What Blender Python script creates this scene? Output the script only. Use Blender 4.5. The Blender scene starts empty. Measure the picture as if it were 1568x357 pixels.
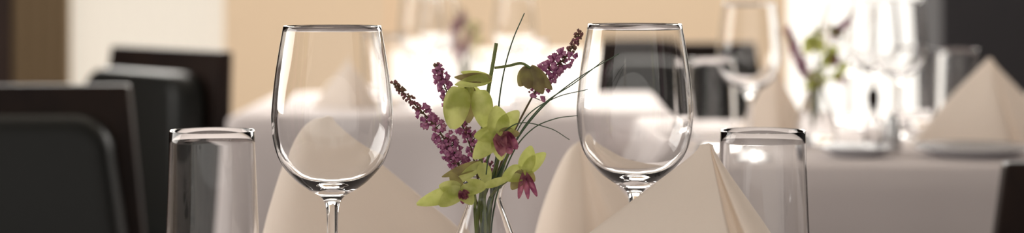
import bpy, bmesh, math, random
from mathutils import Vector, Matrix
random.seed(7)
F=3100.0; EYE=1.006; TZ=0.75
def P(u,v,d): return Vector(((u-784)*d/F, d, EYE-(v+34)*d/F))
COL=bpy.context.scene.collection

# ---------------- materials ----------------
def mat(name, col, rough=.6, metal=0, noise=None, bump=0, bscale=200, **kw):
    m=bpy.data.materials.new(name); m.use_nodes=True
    nt=m.node_tree; b=nt.nodes['Principled BSDF']
    b.inputs['Base Color'].default_value=(*col,1); b.inputs['Roughness'].default_value=rough
    b.inputs['Metallic'].default_value=metal
    for k,v in kw.items(): b.inputs[k.replace('_',' ')].default_value=v
    tc=nt.nodes.new('ShaderNodeTexCoord')
    if noise:
        col2,sc=noise
        n=nt.nodes.new('ShaderNodeTexNoise'); n.inputs['Scale'].default_value=sc; n.inputs['Detail'].default_value=4
        r=nt.nodes.new('ShaderNodeValToRGB')
        r.color_ramp.elements[0].position=.38; r.color_ramp.elements[1].position=.62
        r.color_ramp.elements[0].color=(*col,1); r.color_ramp.elements[1].color=(*col2,1)
        nt.links.new(tc.outputs['Object'],n.inputs['Vector']); nt.links.new(n.outputs['Fac'],r.inputs['Fac'])
        nt.links.new(r.outputs['Color'],b.inputs['Base Color'])
    if bump:
        n=nt.nodes.new('ShaderNodeTexNoise'); n.inputs['Scale'].default_value=bscale
        bp=nt.nodes.new('ShaderNodeBump'); bp.inputs['Strength'].default_value=bump; bp.inputs['Distance'].default_value=.001
        nt.links.new(tc.outputs['Object'],n.inputs['Vector']); nt.links.new(n.outputs['Fac'],bp.inputs['Height'])
        nt.links.new(bp.outputs['Normal'],b.inputs['Normal'])
    return m
def add_translucent(m, fac, col):
    nt=m.node_tree; b=nt.nodes['Principled BSDF']; o=nt.nodes['Material Output']
    t=nt.nodes.new('ShaderNodeBsdfTranslucent'); t.inputs['Color'].default_value=(*col,1)
    mx=nt.nodes.new('ShaderNodeMixShader'); mx.inputs[0].default_value=fac
    nt.links.new(b.outputs[0],mx.inputs[1]); nt.links.new(t.outputs[0],mx.inputs[2]); nt.links.new(mx.outputs[0],o.inputs[0])
    return m
def emis(name,col,s,base=.8):
    m=bpy.data.materials.new(name); m.use_nodes=True; nt=m.node_tree
    b=nt.nodes['Principled BSDF']; b.inputs['Base Color'].default_value=(*[c*base for c in col],1)
    b.inputs['Emission Color'].default_value=(*col,1); b.inputs['Emission Strength'].default_value=s
    b.inputs['Roughness'].default_value=.7
    return m
GLASS=mat('clear_glass',(1,1,1),0.0,Transmission_Weight=1.0,IOR=1.40)
WATER=mat('water',(1,1,1),0.0,Transmission_Weight=1.0,IOR=1.33)
CLOTH=mat('white_tablecloth',(.80,.73,.72),.85,bump=.3,bscale=900)
NAPK=add_translucent(mat('napkin_linen',(.95,.87,.79),.8,bump=.35,bscale=700),.32,(.97,.89,.80))
LEATH=mat('black_leather',(.010,.011,.010),.38,bump=.25,bscale=260,Specular_IOR_Level=.25)
WOOD=mat('dark_walnut',(.014,.009,.008),.5,noise=((.022,.013,.010),14),Specular_IOR_Level=.12)
PETAL=add_translucent(mat('orchid_petal',(.38,.42,.09),.5,noise=((.62,.63,.24),90)),.35,(.66,.70,.22))
SEPAL=add_translucent(mat('orchid_sepal_brown',(.17,.13,.06),.55,noise=((.34,.31,.10),70)),.25,(.45,.36,.14))
LIP=add_translucent(mat('orchid_lip',(.14,.02,.06),.5,noise=((.44,.18,.20),170)),.25,(.38,.08,.18))
PINK=add_translucent(mat('heather_bell',(.36,.09,.24),.6,noise=((.72,.35,.53),260)),.3,(.75,.30,.54))
BUD=mat('heather_bud',(.17,.10,.05),.7,noise=((.28,.09,.12),150))
STEM=mat('flower_stem',(.10,.14,.035),.5,noise=((.17,.20,.05),50))
TWIG=mat('heather_twig',(.10,.07,.03),.7)
GRASS=mat('grass_blade',(.05,.09,.045),.5)
WALLT=mat('tan_wall_paint',(.60,.46,.33),.8)
WALLD=mat('charcoal_wall_paint',(.042,.040,.046),.7)
WALLB=mat('brown_wood_panel',(.045,.022,.014),.5,noise=((.06,.03,.02),4))
FLOOR=mat('dark_carpet',(.05,.035,.032),.95,bump=.5,bscale=300)
CEIL=mat('ceiling_paint',(.75,.7,.64),.9)
DAY=emis('daylight_window_glass',(1,.965,.90),1.2)
SHEER=emis('backlit_sheer_curtain',(1,.92,.80),.54,.5)  # curtain's own emission stands in for daylight behind it
SHADE=emis('backlit_roller_shade',(.97,.73,.49),.38,.6)  # fabric glows by emission, imitating daylight shining through
FALLOFF=emis('olive_brown_light_falloff',(.42,.29,.16),.10,.5)  # in-between tone and faint glow imitate light fading off along the wall
CHINA=mat('grey_china',(.42,.42,.44),.25)
STEEL=mat('steel',(.6,.6,.6),.2,1.0)

# ---------------- helpers ----------------
def mk(name, verts, faces, mats, parent=None, smooth=True, mi=None, loc=None):
    me=bpy.data.meshes.new(name); me.from_pydata([tuple(v) for v in verts],[],faces)
    for m in (mats if isinstance(mats,list) else [mats]): me.materials.append(m)
    if smooth: me.polygons.foreach_set('use_smooth',[True]*len(me.polygons))
    if mi: me.polygons.foreach_set('material_index',mi)
    me.update()
    bm=bmesh.new(); bm.from_mesh(me); bmesh.ops.recalc_face_normals(bm,faces=bm.faces); bm.to_mesh(me); bm.free()
    o=bpy.data.objects.new(name,me); COL.objects.link(o)
    if parent: o.parent=parent
    if loc is not None: o.location=loc
    return o
def empty(name,loc=(0,0,0),rz=0):
    e=bpy.data.objects.new(name,None); COL.objects.link(e); e.location=loc; e.rotation_euler=(0,0,rz); e.empty_display_size=.05
    return e
def catmull(pts,n):
    pts=[Vector(p) for p in pts]; out=[]
    ext=[pts[0]*2-pts[1]]+pts+[pts[-1]*2-pts[-2]]
    for i in range(1,len(ext)-2):
        a,b,c,d=ext[i-1:i+3]
        for k in range(n):
            t=k/n
            out.append(.5*((2*b)+(c-a)*t+(2*a-5*b+4*c-d)*t*t+(3*b-a-3*c+d)*t**3))
    out.append(pts[-1].copy()); return out
def lathe(name,prof,m,seg=72,parent=None,loc=None):
    V=[];Fc=[];rings=[]
    for r,z in prof:
        if r<1e-6: rings.append([len(V)]); V.append((0,0,z))
        else:
            rings.append(list(range(len(V),len(V)+seg)))
            V+= [(r*math.cos(2*math.pi*k/seg),r*math.sin(2*math.pi*k/seg),z) for k in range(seg)]
    for a,b in zip(rings,rings[1:]):
        for k in range(seg):
            k2=(k+1)%seg
            if len(a)==1 and len(b)==1: continue
            if len(a)==1: Fc.append((a[0],b[k],b[k2]))
            elif len(b)==1: Fc.append((a[k],b[0],a[k2]))
            else: Fc.append((a[k],b[k],b[k2],a[k2]))
    return mk(name,V,Fc,m,parent,loc=loc)
def tube_data(path,r0,r1,sides,V,Fc,MI=None,mi=0):
    base=len(V); n=len(path)
    up=Vector((.3,.9,.2)).normalized()
    for i,p in enumerate(path):
        t=(path[min(i+1,n-1)]-path[max(i-1,0)]).normalized()
        s=t.cross(up).normalized(); w=t.cross(s)
        r=r0+(r1-r0)*i/(n-1)
        for k in range(sides):
            a=2*math.pi*k/sides; V.append(p+s*math.cos(a)*r+w*math.sin(a)*r)
    for i in range(n-1):
        for k in range(sides):
            k2=(k+1)%sides
            Fc.append((base+i*sides+k,base+i*sides+k2,base+(i+1)*sides+k2,base+(i+1)*sides+k))
            if MI is not None: MI.append(mi)
    for i in (0,n-1):
        Fc.append(tuple(base+i*sides+k for k in range(sides)))
        if MI is not None: MI.append(mi)
def bevbox(name,sx,sy,sz,loc,m,bev=.01,parent=None,seg=3,rot=(0,0,0)):
    bm=bmesh.new(); bmesh.ops.create_cube(bm,size=1)
    for v in bm.verts: v.co=Vector((v.co.x*sx,v.co.y*sy,v.co.z*sz))
    if bev: bmesh.ops.bevel(bm,geom=bm.edges[:],offset=bev,segments=seg,affect='EDGES',profile=.5)
    me=bpy.data.meshes.new(name); bm.to_mesh(me); bm.free(); me.materials.append(m)
    if bev: me.polygons.foreach_set('use_smooth',[True]*len(me.polygons))
    o=bpy.data.objects.new(name,me); COL.objects.link(o); o.location=loc; o.rotation_euler=rot
    if parent: o.parent=parent
    return o

# ---------------- glassware ----------------
def wine_glass(loc):
    out=[(0,0),(.030,0),(.038,.0008),(.0378,.0022),(.028,.0040),(.014,.0075),(.0062,.014),(.0044,.025),(.0040,.045),(.0040,.068),(.0046,.084),(.0078,.0925),(.0174,.0985),(.0276,.1062),(.0378,.1185),(.0432,.133),(.0450,.150),(.0445,.162),(.0426,.181),(.0397,.2006),(.0363,.2200)]
    o1=[(p.x,p.y) for p in catmull([(r,z,0) for r,z in out[4:]],5)]
    inn=[(.0360,.2202)]+[(p.x,p.y) for p in catmull([(.03575,.2197,0),(.03905,.2004,0),(.04190,.181,0),(.04380,.162,0),(.04430,.150,0),(.04245,.1335,0),(.0371,.1200,0),(.0268,.1088,0),(.0165,.1035,0),(.0075,.1015,0)],5)]+[(0,.1010)]
    return lathe('wine_glass',out[:4]+o1+inn,GLASS,96,loc=loc)
def tumbler(loc):
    H=.135
    def R(z): return .0395-(.0395-.0335)*(z/H)**.8
    prof=[(0,.0008),(.030,.0),(.0385,.0012),(.0395,.004)]+[(R(H*k/14),H*k/14) for k in range(1,14)]+[(R(H),H-.0003),(R(H)-.0004,H+.0001),(R(H)-.0008,H-.0003)]
    prof+=[(R(H*k/14)-.0009,H*k/14) for k in range(13,2,-1)]+[(.0370,.020),(.033,.0165),(.020,.0155),(0,.0155)]
    return lathe('water_tumbler',prof,GLASS,96,loc=loc)

# ---------------- napkin ----------------
def napkin(apex,base,rows=26,rot=0,scale=1):
    h=(apex.z-TZ-.0005)
    pts=[Vector((b[0]*scale,b[1]*scale,b[2] if len(b)>2 else 1)) for b in base]
    n=len(pts); ring=[]
    for i in range(n):
        a,b,c,d=pts[i-1],pts[i],pts[(i+1)%n],pts[(i+2)%n]
        for k in range(6):
            t=k/6; ring.append(.5*((2*b)+(c-a)*t+(2*a-5*b+4*c-d)*t*t+(3*b-a-3*c+d)*t**3))
    V=[];Fc=[];N=len(ring)
    for r in range(rows+1):
        t=(r/rows)**1.5
        for p in ring:
            f=math.sqrt((t**p.z)**2+.035**2)/math.sqrt(1+.035**2)
            wob=1+.012*math.sin(7*t+p.x*60)
            V.append((p.x*f*wob,p.y*f*wob,h*(1-t)))
    for r in range(rows):
        for k in range(N):
            k2=(k+1)%N; Fc.append((r*N+k,r*N+k2,(r+1)*N+k2,(r+1)*N+k))
    top=len(V); V.append((0,0,h+.0015))
    for k in range(N): Fc.append((k,(k+1)%N,top))
    o=mk('folded_napkin',V,Fc,NAPK,loc=(apex.x,apex.y,TZ+.0005)); o.rotation_euler=(0,0,rot)
    return o

# ---------------- tables ----------------
def table(cx,cy,sx,sy,drop=.20,phase=0):
    e=empty('dining_table',(cx,cy,0))
    rc=.03; per=[]
    hx,hy=sx/2,sy/2
    def corner(ax,ay,a0):
        for k in range(7):
            a=a0+math.pi/2*k/6; per.append((ax+rc*math.cos(a),ay+rc*math.sin(a),math.cos(a),math.sin(a),1-abs(k-3)/3*.5))
    def edge(x0,y0,x1,y1,nx,ny,n=44):
        for k in range(1,n):
            t=k/n; c=max(0,1-min(t,1-t)*7)*.5
            per.append((x0+(x1-x0)*t,y0+(y1-y0)*t,nx,ny,c))
    corner(hx-rc,hy-rc,0); edge(hx-rc,hy,-hx+rc,hy,0,1)
    corner(-hx+rc,hy-rc,math.pi/2); edge(-hx,hy-rc,-hx,-hy+rc,-1,0)
    corner(-hx+rc,-hy+rc,math.pi); edge(-hx+rc,-hy,hx-rc,-hy,0,-1)
    corner(hx-rc,-hy+rc,1.5*math.pi); edge(hx,-hy+rc,hx,hy-rc,1,0)
    N=len(per); V=[];Fc=[]; rows=14
    for r in range(rows+1):
        t=r/rows
        for i,(x,y,nx,ny,c) in enumerate(per):
            s=i/N*2*math.pi
            w=(math.sin(s*9+phase)+.6*math.sin(s*17+1+phase)+.4*math.sin(s*29+phase*2))*.012*t**1.2+.014*t+c*.028*t
            z=TZ-(drop+c*.06)*t
            if r==0: off=-.006; z=TZ
            elif r==1: off=.001; z=TZ-.006
            else: off=w
            V.append((x+nx*off,y+ny*off,z))
    for r in range(rows):
        for k in range(N):
            k2=(k+1)%N; Fc.append((r*N+k,(r+1)*N+k,(r+1)*N+k2,r*N+k2))
    Fc.append(tuple(range(N)))
    mk('tablecloth',V,Fc,CLOTH,e)
    bevbox('tabletop',sx-.02,sy-.02,.03,(0,0,TZ-.022),WOOD,.004,e)
    lathe('pedestal',[(0,0),(.24,0),(.24,.02),(.05,.05),(.04,.08),(.04,.65),(.12,.71),(0,.712)],WOOD,40,e)
    return e
NEAR=table(0.0,1.585,.96,.84,phase=.5)
BACK=table(-.10,4.12,.85,.82,drop=.27,phase=2)
RIGHT=table(.80,3.20,1.16,.88,drop=.27,phase=4)

# ---------------- chairs ----------------
def slab(name,w0,w1,z0,z1,t,rc,m,e,y0,lean,bev):
    pts=[]
    for cx,cz,a0 in ((w1/2-rc,z1-rc,0),(-w1/2+rc,z1-rc,math.pi/2)):
        for k in range(9):
            a=a0+math.pi/2*k/8; pts.append((cx+rc*math.cos(a),cz+rc*math.sin(a)))
    pts+=[(-w0/2,z0),(w0/2,z0)]
    bm=bmesh.new()
    A=[bm.verts.new((x,-t/2,z)) for x,z in pts]; f=bm.faces.new(A)
    r=bmesh.ops.extrude_face_region(bm,geom=[f])
    for v in r['geom']:
        if isinstance(v,bmesh.types.BMVert): v.co.y+=t
    bm.normal_update()
    es=[ed for ed in bm.edges if abs(ed.verts[0].co.y-ed.verts[1].co.y)<1e-6]
    bmesh.ops.bevel(bm,geom=es,offset=bev,segments=4,affect='EDGES',profile=.5)
    for v in bm.verts: v.co.y+=y0+(v.co.z-.45)*lean
    bmesh.ops.recalc_face_normals(bm,faces=bm.faces)
    me=bpy.data.meshes.new(name); bm.to_mesh(me); bm.free(); me.materials.append(m)
    me.polygons.foreach_set('use_smooth',[True]*len(me.polygons))
    o=bpy.data.objects.new(name,me); COL.objects.link(o); o.parent=e
    try: me.set_sharp_from_angle(angle=.7)
    except Exception: pass
    return o
def chair(x,y,rz,s=1.0):
    e=empty('dining_chair',(x,y,0),rz); e.scale=(s,s,s)
    slab('back_frame',.53,.43,.40,.842,.035,.006,WOOD,e,.0,.10,.004)
    slab('back_cushion',.49,.40,.47,.800,.075,.060,LEATH,e,-.055,.10,.026)
    bevbox('seat_cushion',.45,.44,.08,(0,-.255,.435),LEATH,.025,e,4)
    bevbox('seat_rail',.47,.46,.05,(0,-.245,.375),WOOD,.005,e)
    for i,(lx,ly) in enumerate(((-.21,-.45),(.21,-.45),(-.21,-.04),(.21,-.04))):
        bevbox('leg_%d'%(i+1),.038,.038,.352,(lx,ly,.176),WOOD,.004,e)
    return e
chair(-.80,3.06,math.radians(3))
chair(-.745,4.20,math.radians(-50),1.02)
chair(.41,5.10,math.radians(3),1.0)
chair(.765,2.33,math.radians(176),.945)

# ---------------- table settings ----------------
def on(u,d): return ((u-784)*d/F,d,TZ+.0003)
wine_glass(on(509,1.5)); wine_glass(on(972,1.56))
tumbler(on(325,1.6)); tumbler(on(1168,1.6))
for u,d in ((1147,2.86),(1376,3.24),(1338,3.42),(1300,3.56)): wine_glass(on(u,d))
for u,d in ((1090,3.02),(1467,3.42),(1396,3.50)): tumbler(on(u,d))
for u,d in ((645,3.98),(788,4.20),(672,4.32)): wine_glass(on(u,d))
for u,d in ((812,3.90),(596,4.25)): tumbler(on(u,d))

napkin(P(1085,222,1.45),[(-.19,-.04),(-.08,-.055),(.004,-.088),(.024,-.088),(.030,-.036),(.044,-.030),(.052,-.060),(.074,-.048),(.094,-.005),(.08,.025),(-.04,.025),(-.15,-.012)])
napkin(P(500,180,1.72),[(-.061,0,.4),(-.035,-.045,.5),(.02,-.062,.8),(.09,-.045,1),(.163,-.005,1),(.10,.03,1),(0,.05,.7),(-.04,.04,.5)])
napkin(P(888,218,1.87),[(-.046,0,.55),(-.03,-.035,.6),(.0,-.045,.9),(.02,-.02,1),(.05,-.03,1),(.09,.005,1),(.05,.04,1),(-.02,.04,.7)])
GN=[(-.125,0,.9),(-.06,-.045,1),(.01,-.07,1),(.03,-.045,1),(.05,-.05,1),(.13,.0,1),(.05,.05,1),(-.05,.05,1)]
napkin(P(1515,90,3.08),GN); napkin(P(1640,72,3.36),GN)
napkin(P(540,93,4.0),GN,scale=.72); napkin(P(1185,100,3.18),GN,scale=.5)
def plate(loc,r):
    return lathe('dinner_plate',[(0,.001),(r*.55,.0),(r*.62,.002),(r*.98,.013),(r,.015),(r*.97,.0155),(r*.63,.006),(r*.5,.004),(0,.004)],CHINA,64,loc=loc)
plate(on(1312,2.90),.055)
plate(on(1490,2.90),.085)
cr=empty('oil_cruet',on(1337,3.06))
lathe('bottle',[(0,0),(.013,0),(.0145,.003),(.0145,.035),(.010,.045),(.0065,.052),(.0065,.062),(.0050,.062),(.0050,.052),(.0085,.044),(.0128,.034),(.0128,.004),(0,.004)],GLASS,32,cr)
lathe('stopper',[(0,.054),(.0045,.054),(.0045,.0625),(.0085,.0635),(.0085,.082),(.006,.087),(0,.088)],WOOD,32,cr)
lathe('salt_shaker',[(0,0),(.013,0),(.014,.02),(.010,.045),(.010,.05),(.007,.056),(0,.058)],STEEL,32,loc=on(1366,2.98))

# ---------------- flowers ----------------
O=Vector(((742-784)*1.5/F,1.5,TZ+.0003))
ARR=empty('vase_of_flowers',O)
def L(u,v,d=1.5): return P(u,v,d)-O
vp=[(.0,0),(.029,0),(.0315,.002),(.033,.010),(.0335,.022),(.031,.038),(.0255,.056),(.0195,.072),(.0142,.086),(.0128,.0925),(.0140,.099),(.0168,.1048)]
vo=[(p.x,p.y) for p in catmull([(r,z,0) for r,z in vp[2:]],5)]
vi=[(r-.0016 if r>.0016 else 0,z) for r,z in reversed(vo) if z>.008]
vprof=vp[:2]+vo+[(.0162,.1054)]+vi+[(.026,.0075),(0,.0065)]
lathe('vase_glass',vprof,GLASS,80,ARR)
wi=[(r-.0020,z) for r,z in vo if .0095<z<.056]
lathe('vase_water',[(0,.0085),(.027,.0085)]+wi+[(0,wi[-1][1])],WATER,64,ARR)

def petal(V,Fc,MI,base,d,n,Ln,W,curl=.2,cup=.4,mi=0,pw=.75,wave=0,rd=.7):
    d=d.normalized(); n=(n-d*n.dot(d)).normalized(); s=d.cross(n)
    b0=len(V); R=12; C=8
    for i in range(R+1):
        t=i/R
        w=W*.5*(math.sin(math.pi*min(1,(t*.94+.045))**pw))**rd
        for j in range(C+1):
            q=(j/C-.5)*2
            V.append(base+d*(Ln*t)+n*(curl*Ln*t*t)+s*(w*q)+n*(cup*w*q*q + wave*W*math.sin(t*9+q*3)*abs(q)))
    for i in range(R):
        for j in range(C):
            a=b0+i*(C+1)+j; Fc.append((a,a+1,a+C+2,a+C+1)); MI.append(mi)
def vproj(du,dv,dd=0):
    return Vector((du,-dd,-dv))
def blossom(name,c,petals,lip=None,cup=.35,rd=.7):
    V=[];Fc=[];MI=[]
    px=1.5/F
    for (du,dv,dd,l,w,cu,m) in petals:
        d=vproj(du,dv,dd)
        petal(V,Fc,MI,c+Vector((0,random.uniform(-.0015,.0015),0)),d,Vector((.25*random.uniform(-1,1),-1,.2)),l*px*1.06,w*px*1.06,cu,cup,m,wave=.03,rd=rd)
    if lip:
        du,dv,l,w=lip
        d=vproj(du,dv,.5)
        for k in (-1,0,1):
            dk=d+Vector((k*.36,0,.1*abs(k)))
            petal(V,Fc,MI,c+Vector((0,-.002,0)),dk,Vector((0,-1,.3)),l*px,w*px*.75,-.35,.8,2,pw=1.1,wave=.14,rd=.55)
        petal(V,Fc,MI,c+Vector((0,-.003,.001)),vproj(du*.4,dv*.4+.3,1),Vector((0,-.3,1)),l*px*.5,w*px*.35,.3,.9,0)
    return mk(name,V,Fc,[PETAL,SEPAL,LIP],ARR,mi=MI)
blossom('orchid_bloom_a',L(702,133,1.485),[(-.22,1,.25,58,40,-.35,0)],cup=-.55,rd=.5)
blossom('orchid_bloom_a_right',L(733,138,1.480),[(.10,1,.25,52,32,-.35,0)],cup=-.7,rd=.5)
blossom('orchid_bloom_a_back',L(718,132,1.492),[(.0,1,-.1,52,26,.2,1),(.7,1,-.2,44,20,.1,0),(-.8,.8,-.1,44,22,.2,0)],rd=.6)
blossom('orchid_bloom_a_hood',L(752,120,1.488),[(-1,-.02,.35,58,15,.15,1),(-1,-.20,.2,46,13,.1,0),(-1,.18,.5,60,18,.1,0)])
blossom('orchid_bloom_b',L(764,205,1.475),[(-.15,-1,.15,42,33,.12,0),(.75,-.85,.1,44,27,.1,0),(-1,.12,.3,38,24,.12,0),(-.85,.85,.25,52,29,.1,0),(.1,1,.1,38,24,.1,0),(.95,.0,.1,30,18,.1,1)],lip=(.45,.6,34,28),rd=.62)
blossom('orchid_bloom_c',L(803,262,1.48),[(.25,-1,.2,40,24,.12,0),(.9,-.75,.2,42,22,.15,0),(-.9,.3,.3,36,26,.15,0),(-.6,.9,.1,32,20,.15,1),(.5,.5,.2,22,16,.1,1)],lip=(.15,1,40,13),rd=.62)
blossom('orchid_bloom_d',L(706,291,1.47),[(-1,.30,.3,68,24,.05,0),(-.75,.55,.5,44,25,.15,0),(-.85,-.15,.2,34,22,.2,0),(1,-.1,.3,38,18,.1,0),(.5,.6,.4,30,22,.1,0),(-.45,-.75,0,30,16,.1,1)],lip=(.5,.8,20,15),rd=.6)
blossom('orchid_bloom_d_sepals',L(738,250,1.49),[(-1,.35,.2,62,15,.1,1),(-1,.75,.3,50,16,-.1,0),(.3,1,.3,36,20,.2,0)])
blossom('orchid_leaflet',L(742,285,1.46),[(1,-.35,.4,48,12,.25,0),(-.8,-.3,.5,34,12,.1,0)])
blossom('orchid_bud',L(812,102,1.5),[(-.55,1,.25,34,24,.12,1),(.45,1,.35,46,24,.1,1),(.85,.9,.0,46,18,.05,1),(-.1,1,.5,36,26,.05,1),(-.2,1,-.4,36,26,-.1,1)],cup=-.4)

def stemset(name,lst,m,sides=8):
    V=[];Fc=[]
    for pts,r0,r1 in lst:
        tube_data(catmull([L(*p) for p in pts],8),r0,r1,sides,V,Fc)
    return mk(name,V,Fc,m,ARR)
stemset('orchid_stems',[
 ([(738,440,1.505),(738,350,1.502),(740,285,1.5),(736,235,1.497),(741,180,1.5),(750,125,1.5),(756,90,1.5),(760,66,1.5)],.0017,.0014),
 ([(757,104,1.5),(778,101,1.5),(798,97,1.5),(812,104,1.5)],.0010,.0011),
 ([(752,124,1.5),(742,120,1.497),(725,124,1.494),(712,134,1.49)],.0010,.0008),
 ([(738,225,1.497),(750,212,1.488),(766,204,1.478)],.0010,.0009),
 ([(748,400,1.512),(746,330,1.507),(752,300,1.50),(775,278,1.49),(803,262,1.482)],.0013,.0009),
 ([(732,400,1.49),(728,330,1.49),(727,300,1.485),(722,290,1.478),(706,291,1.472)],.0013,.0010),
 ([(745,400,1.5),(742,310,1.49),(744,270,1.49),(738,250,1.49)],.0012,.0010),
 ([(724,400,1.505),(733,330,1.51),(748,285,1.51),(764,240,1.505),(772,215,1.49)],.0012,.0008),
],STEM)
stemset('grass_blades',[
 ([(745,400,1.5),(752,300,1.505),(765,200,1.52),(764,160,1.52),(772,108,1.52),(785,62,1.52),(803,20,1.52)],.0009,.0004),
 ([(740,400,1.5),(750,310,1.5),(785,225,1.50),(830,165,1.50),(885,120,1.50),(948,82,1.50)],.0008,.0003),
 ([(742,400,1.5),(756,300,1.5),(790,215,1.49),(832,160,1.49),(880,127,1.49),(925,92,1.49)],.0008,.0003),
 ([(748,400,1.5),(758,310,1.49),(785,235,1.48),(815,198,1.47),(850,182,1.46),(885,177,1.46)],.0007,.0003),
 ([(744,400,1.5),(752,300,1.50),(775,240,1.50),(805,180,1.50),(850,150,1.50),(900,137,1.49)],.0007,.0003),
 ([(736,400,1.5),(742,300,1.49),(752,230,1.48),(790,190,1.47),(840,196,1.46),(872,214,1.45)],.0006,.0003),
],GRASS,6)
stemset('leafy_base_stems',[
 ([(728,420,1.497),(732,330,1.497),(744,255,1.5),(752,230,1.5)],.0016,.0009),
 ([(752,420,1.50),(748,330,1.50),(765,275,1.5),(778,235,1.49)],.0015,.0008),
 ([(740,420,1.51),(752,320,1.513),(760,262,1.51),(768,225,1.5)],.0014,.0008),
],STEM)
def ico(V,Fc,MI,c,ax,ln,r,mi):
    b=len(V); ax=ax.normalized(); s=ax.orthogonal().normalized(); w=ax.cross(s)
    prof=[(0,0),(.55,.22),(1,.55),(.75,.85)]; K=8
    V.append(c)
    for rr,z in prof[1:]:
        for k in range(K):
            a=2*math.pi*k/K; q=rr*r*(1.0 if z<.8 else (1.5 if k%2 else .6))
            V.append(c+ax*ln*z+(s*math.cos(a)+w*math.sin(a))*q)
    V.append(c+ax*ln*.7); e=len(V)-1
    for k in range(K):
        k2=(k+1)%K
        Fc.append((b,b+1+k,b+1+k2)); MI.append(mi)
        for q in range(2):
            a=b+1+q*K; Fc.append((a+k,a+k2,a+K+k2,a+K+k)); MI.append(mi)
        a=b+1+2*K; Fc.append((a+k,a+k2,e)); MI.append(mi)
def heather(name,pts,t_start,t_tip,n,rad=.0055,size=.0031):
    V=[];Fc=[];MI=[]
    path=catmull([L(*p) for p in pts],10)
    tube_data(path,.0010,.0005,6,V,Fc,MI,2)
    N=len(path)
    for i in range(n):
        t=t_start+(1-t_start)*(i+random.random())/n
        x=t*(N-1); k=min(int(x),N-2); p=path[k].lerp(path[k+1],x-k); tan=(path[k+1]-path[k]).normalized()
        a=random.uniform(0,6.28); s=tan.orthogonal().normalized(); w=tan.cross(s)
        out=s*math.cos(a)+w*math.sin(a)
        taper=1-.55*max(0,(t-t_start)/(1-t_start))**1.5
        rr=rad*taper*random.uniform(.3,1.0)
        istip=t>t_tip or random.random()<.10
        sz=size*random.uniform(.8,1.25)*(.62 if istip else 1)
        c=p+out*rr*(.45 if istip else 1)
        ico(V,Fc,MI,c,(out+tan*random.uniform(-.2,.9)),sz*1.25,sz*.5,1 if istip else 0)
        if random.random()<.4: tube_data([p-tan*.001,c],.0004,.0003,4,V,Fc,MI,2)
    return mk(name,V,Fc,[PINK,BUD,TWIG],ARR,mi=MI)
heather('heather_sprig_a',[(738,400,1.505),(728,320,1.51),(705,260,1.51),(675,205,1.505),(640,165,1.49),(602,128,1.47)],.42,.78,200,rad=.0064)
heather('heather_sprig_b',[(740,400,1.51),(735,300,1.52),(722,230,1.525),(700,175,1.53),(682,135,1.53),(667,98,1.53)],.50,.97,165,rad=.0054)
heather('heather_sprig_c',[(742,400,1.505),(750,310,1.51),(775,230,1.515),(806,165,1.515),(838,112,1.51),(866,88,1.505),(889,48,1.505)],.55,.87,230,rad=.0068)
heather('heather_sprig_d',[(742,400,1.5),(733,320,1.505),(712,275,1.51),(696,235,1.51),(684,212,1.51)],.55,.97,90,rad=.007)
heather('heather_sprig_e',[(744,400,1.5),(742,320,1.52),(734,270,1.525),(726,225,1.525),(716,195,1.525)],.50,.97,70,rad=.0055)
heather('heather_sprig_f',[(744,400,1.5),(752,320,1.52),(752,280,1.525),(750,250,1.525)],.55,.99,45,rad=.006)

def dup_arr(loc,rz,s=1):
    e=empty('vase_of_flowers',loc,rz); e.scale=(s,s,s)
    for c in list(ARR.children):
        o=c.copy(); COL.objects.link(o); o.parent=e
    return e
dup_arr(on(1250,3.12),math.radians(20),.95)
dup_arr(on(714,4.06),math.radians(95),.9)

# ---------------- room shell ----------------
WY=7.0
def wx(u): return (u-784)*WY/F
def box(name,x0,x1,y0,y1,z0,z1,m,parent=None):
    return bevbox(name,x1-x0,y1-y0,z1-z0,((x0+x1)/2,(y0+y1)/2,(z0+z1)/2),m,0,parent)
H=3.0
box('floor',-3.6,3.6,-1.5,7.3,-.05,0,FLOOR)
box('ceiling',-3.6,3.6,-1.5,7.3,H,H+.05,CEIL)
box('wall_left',-3.7,-3.6,-1.5,7.3,0,H,WALLB)
box('wall_right',3.6,3.7,-1.5,7.3,0,H,WALLD)
wb=empty('wall_back',(0,0,0))
box('panel_brown',-3.6,wx(38),WY,WY+.2,0,H,WALLB,wb)
box('plaster_a',wx(345),wx(600),WY,WY+.2,0,H,WALLT,wb)
box('plaster_sill',wx(600),wx(1180),WY,WY+.2,0,.35,WALLT,wb)
box('plaster_b',wx(1075),wx(1180),WY,WY+.2,.35,H,WALLT,wb)
box('panel_charcoal',wx(1418),3.6,WY-.25,WY+.2,0,H,WALLD,wb)
box('window_1',wx(38),wx(345),WY+.10,WY+.12,0,H,DAY)
box('window_2',wx(600),wx(1075),WY+.10,WY+.12,.35,H,DAY)
box('window_3',wx(1180),wx(1418),WY+.10,WY+.12,0,H,DAY)
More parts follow.
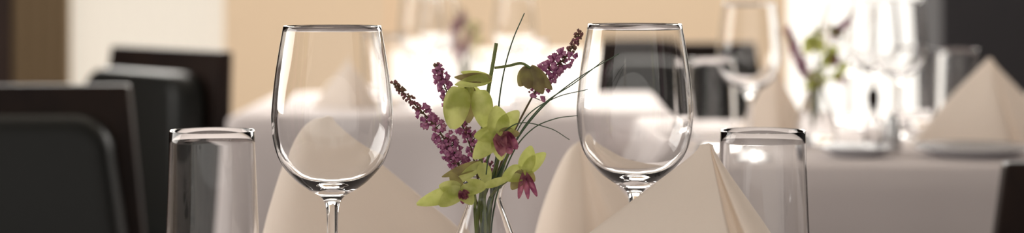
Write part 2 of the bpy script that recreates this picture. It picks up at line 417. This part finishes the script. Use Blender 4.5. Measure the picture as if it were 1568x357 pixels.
def drape(name,x0,x1,z0,z1,y,m,folds,amp=.03):
    V=[];Fc=[];n=folds*10
    for zi in (z0,z1):
        for k in range(n+1):
            t=k/n; V.append((x0+(x1-x0)*t,y+amp*math.sin(t*folds*2*math.pi),zi))
    for k in range(n): Fc.append((k,k+1,n+2+k,n+1+k))
    return mk(name,V,Fc,m)
drape('light_falloff_drape',wx(30),wx(118),.02,H-.05,WY-.10,FALLOFF,4)  # made-up drape, placed to imitate the soft light falloff here
drape('sheer_curtain',wx(105),wx(350),.02,H-.05,WY+.03,SHEER,12,.015)
box('roller_shade',wx(596),wx(1078),WY-.03,WY-.02,EYE-(75+34)*WY/F,H-.1,SHADE)
box('roller_shade',wx(345),wx(600),WY-.03,WY-.02,.45,H-.1,SHADE)
box('roller_shade',wx(1078),wx(1205),WY-.03,WY-.02,.5,H-.1,SHADE)

# ---------------- lights ----------------
def area(name,loc,target,sx,sy,e,col):
    l=bpy.data.lights.new(name,'AREA'); l.shape='RECTANGLE'; l.size=sx; l.size_y=sy; l.energy=e; l.color=col
    o=bpy.data.objects.new(name,l); COL.objects.link(o); o.location=loc
    o.rotation_euler=(Vector(target)-Vector(loc)).to_track_quat('-Z','Y').to_euler(); return o
area('window_light_back',(-.2,6.6,2.2),(-.1,3,.7),3.2,1.3,175,(1,.96,.90))
area('window_light_side',(-3.3,2.6,1.7),(0,1.8,.8),2.2,1.6,66,(1,.96,.91))
area('area_light_right',(2.6,5.6,2.0),(.6,2.5,.8),1.2,1.2,40,(1,.96,.90))  # area lamp at the back right; no window stands there
w=bpy.data.worlds.new('World'); bpy.context.scene.world=w; w.use_nodes=True
w.node_tree.nodes['Background'].inputs[0].default_value=(1,.945,.885,1); w.node_tree.nodes['Background'].inputs[1].default_value=1.0

# ---------------- camera ----------------
c=bpy.data.cameras.new('Camera'); co=bpy.data.objects.new('Camera',c); COL.objects.link(co)
co.location=(0,0,EYE); co.rotation_euler=(math.pi/2,0,0)
c.sensor_width=36; c.sensor_fit='HORIZONTAL'; c.lens=36*F/1568; c.shift_y=-(178.5+34)/1568
c.clip_start=.05
c.dof.use_dof=True; c.dof.focus_distance=1.5; c.dof.aperture_fstop=4.5
bpy.context.scene.camera=co
bpy.context.scene.view_settings.view_transform='Standard'
